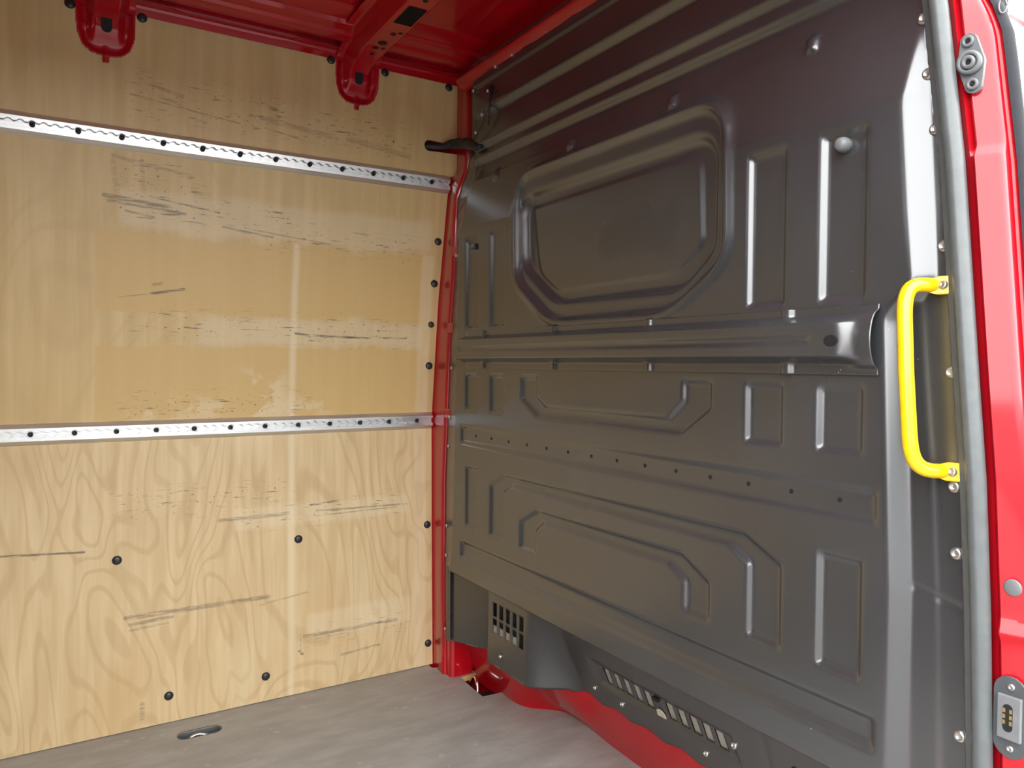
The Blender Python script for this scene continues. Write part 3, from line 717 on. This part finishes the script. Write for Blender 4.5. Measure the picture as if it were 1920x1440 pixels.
# rubber door seal: lip and bulb
SE = empty('door_seal', (0, -1.79, 0), 'grey black rubber seal running up the red door pillar', 'door seal')
zz = np.linspace(-.01, 1.86, 80)
def strip(name, prof, parent, mat, smooth=True):
    V = [(x, float(YS(z))+u, z) for z in zz for u, x in prof]; n = len(prof)
    F = [(i*n+k, i*n+k+1, (i+1)*n+k+1, (i+1)*n+k) for i in range(len(zz)-1) for k in range(n-1)]
    return mk(name, V, F, mat, parent, smooth=smooth)
strip('bulb', [(.014+.0125*math.cos(a), .002+.014*math.sin(a)) for a in np.linspace(-math.pi*1.25, math.pi*.25, 22)][::-1], SE, 'rubber')
strip('lip', [(.026, .026), (.0275, .010), (.029, .008), (.041, .012), (.043, .014), (.043, .032)][::-1], SE, 'rubber', False)

# yellow grab handle
GH = empty('grab_handle', (.0, -1.735, .88), 'yellow tubular grab handle screwed beside the door seal', 'grab handle')
def bez(pts, n=10):
    out = []
    for i in range(n+1):
        t = i/n; a = [Vector(p) for p in pts]
        while len(a) > 1: a = [a[k].lerp(a[k+1], t) for k in range(len(a)-1)]
        out.append(a[0])
    return out
path = [Vector((.022, -1.733, 1.158)), Vector((.015, -1.729, 1.158))] + bez([(.004, -1.724, 1.159), (-.020, -1.706, 1.163), (-.028, -1.7055, 1.150), (-.028, -1.7065, 1.112)], 12) + [Vector((-.028, -1.7105, 1.03))]
path += bez([(-.028, -1.7175, .94), (-.028, -1.721, .905), (-.022, -1.724, .888), (.004, -1.744, .889)], 12) + [Vector((.015, -1.750, .889)), Vector((.022, -1.754, .889))]
V, F = tube(path, [.0095, .010]+[.0108]*27+[.010, .0095], 18); mk('grip', V, F, 'yellow', GH, smooth=True)
for y, z, s_ in ((-1.738, 1.158, 1), (-1.757, .889, -1)):
    V, F, _ = plate([(y+.016, z-.0095), (y+.004, z-.0135), (y-.014, z-.0135), (y-.014, z+.0135), (y+.004, z+.0135), (y+.016, z+.0095)][::-1], [], lambda u, v, d: (.008+d-(u-y)*.35, u, v), .010)
    ft = mk('foot', V, F, 'yellow', GH, bevel=.002)
    inst(screw_me, 'screw', (.0095, y-.003, z), ft, (0, math.radians(-72), 0), (.75, .75, .8))

# grey door stop buffer
DS = empty('door_buffer', (.020, float(YS(1.47))-.014, 1.42), 'grey oval rubber door buffer with three rings high on the red pillar', 'buffer')
def tilt(y, z, x): return (x, y + (z-1.468)*.12, z)
cy0 = float(YS(1.468))-.0135
def bufplate(P, x0, th, name, mat, **k):
    V, F, _ = plate(P, [], lambda u, v, d: tilt(cy0+u, 1.468+v, x0-d), th); F = [f[::-1] for f in F]
    return mk(name, V, F, mat, DS, **k)
P = arc(0, .031, .0122, 25, 155, 8)+arc(0, 0, .0185, 162, 198, 4)+arc(0, -.031, .0122, 205, 335, 8)+arc(0, 0, .0185, -18, 18, 4)
bufplate(P, .0225, .005, 'base', 'grey', bevel=.0015)
def ring(ym, zm, x, r0_, r1, h, mat, name='ring'):
    V, F = lathe([(r0_, 0), (r0_, h), (r0_*.35+r1*.65, h*1.15), (r1, h), (r1, h*.2), (.0005, h*.2)], 24)
    mk(name, [tilt(cy0+ym+b, 1.468+zm+a, x-c) for a, b, c in V], F, mat, DS, smooth=True)
ring(0, 0, .0175, .0170, .0110, .007, 'grey', 'buffer_ring'); ring(0, 0, .0165, .0098, .0042, .0075, 'grey', 'buffer_ring')
V, F = lathe([(.0042, 0), (.0042, .003), (.001, .003)], 12); mk('centre_hole_shade', [tilt(cy0+b, 1.468+a, .0145-c) for a, b, c in V], F, 'dark', DS)  # black disc painted as the shade in the buffer's bore
for zm in (.0315, -.0305):
    ring(0, zm, .0175, .0085, .004, .0035, 'grey', 'screw_boss')
    V, F = lathe([(.003, 0), (.003, .002), (.0005, .002)], 10); mk('boss_hole_shade', [tilt(cy0+b, 1.468+zm+a, .0165-c) for a, b, c in V], F, 'dark', DS)  # black disc stands for the shade in the screw bore

# round plug and contact plate low on the pillar
V, F = lathe([(.0115, 0), (.0115, .001), (.010, .002), (.001, .0022)], 24)
mk('body_plug', [(.0112-c, -1.8425+b, .743+a) for a, b, c in V], F, 'grey', smooth=True, label='round flat grey plug in the red pillar above the contact plate', cat='plug')
CP = empty('contact_plate', (.010, -1.845, .505), 'grey rounded contact plate with gold pins low on the red pillar', 'contact plate')
cyc = -1.8440
V, F, _ = plate(oval(cyc, .567, .0345, .0215, 10, math.pi/2), [], lambda u, v, d: (.0108-d, u, v), .003); F = [f[::-1] for f in F]; mk('base', V, F, 'grey_d', CP, bevel=.001)
V, F = boxv(.002, .008, cyc-.016, cyc+.014, .538, .598); mk('socket', V, F, 'grey', CP, bevel=.0015)
V, F, _ = plate(oval(cyc, .568, .0125, .0062, 8, math.pi/2), [], lambda u, v, d: (.0022-d, u, v), .0008); F = [f[::-1] for f in F]; mk('opening', V, F, 'dark', CP)  # black oval painted as the shade inside the socket
for du in (-.0042, .0042):
    for dz in (-.008, 0, .008):
        V, F = boxv(.0002, .0014, cyc+du-.0016, cyc+du+.0016, .570+dz-.0027, .570+dz+.0027); mk('pin', V, F, 'brass', CP)
for z in (.609, .525): inst(screw_me, 'screw', (.0080, cyc-.001, z), CP, (0, math.radians(-90), 0), (.55, .55, .5))

# ------------------------------------------------------------------ lashing eyes in the floor
LE = empty('lashing_eye', (-.735, -.105, -.045), 'oval recessed lashing eye with chrome ring in the grey floor', 'lashing eye')
rings_ = [(1.0, -.001), (.96, -.004), (.90, -.03), (.84, -.042)]
V = []
for s_, z in rings_: V += [(-.735+(u+.735)*s_, -.105+(v+.105)*s_, z) for u, v in EYE]
n = len(EYE); F = [(i*n+k, i*n+(k+1) % n, (i+1)*n+(k+1) % n, (i+1)*n+k) for i in range(len(rings_)-1) for k in range(n)]+[tuple((len(rings_)-1)*n+k for k in range(n))]
mk('cup', V, [f[::-1] for f in F], 'grey_d', LE, smooth=True)
V, F, _ = plate(oval(-.735, -.105, .0345, .0245, 12, -.02), [EYE], lambda u, v, d: (u, v, .0012-d), .0015); mk('rim', V, F, 'grey_d', LE)
V, F = tube(bez([(-.768, -.112, -.026), (-.765, -.10, -.008), (-.75, -.098, -.008), (-.735, -.098, -.008)], 8)+[Vector((-.725, -.100, -.010)), Vector((-.705, -.104, -.016)), Vector((-.700, -.110, -.03))], .0042, 10); mk('ring', V, F, 'chrome', LE, smooth=True)
V, F = boxv(-.722, -.708, -.112, -.096, -.040, -.018); mk('hinge', V, F, 'chrome', LE, bevel=.002)
CE = empty('lashing_eye', (.10, -.23, -.06), 'lashing eye in the square floor cut-out beside the red pillar', 'lashing eye')
V, F = boxv(.064, .128, -.308, -.235, -.055, -.022); mk('bracket', V, F, 'dark', CE, bevel=.006)
V, F = tube(bez([(.088, -.165, -.050), (.104, -.168, .03), (.100, -.21, .03), (.088, -.225, -.045)], 12), .0062, 10); mk('ring', V, F, 'chrome', CE, smooth=True)
V, F = lathe([(.009, 0), (.009, .006), (.006, .009), (.001, .0095)], 12); mk('stud', [(.080+x, -.212+y, -.030+z) for x, y, z in V], F, 'chrome', CE, smooth=True)

# red bodywork glimpsed beyond the pillar, against the sky
V, F = tube([(1.5, -1.108, 2.147), (1.5, -1.171, 2.080), (1.5, -1.30, 1.945)], .009, 8); mk('door_frame', V, F, 'red', smooth=True, label='thin red door frame edge against the white sky at upper right', cat='door frame')
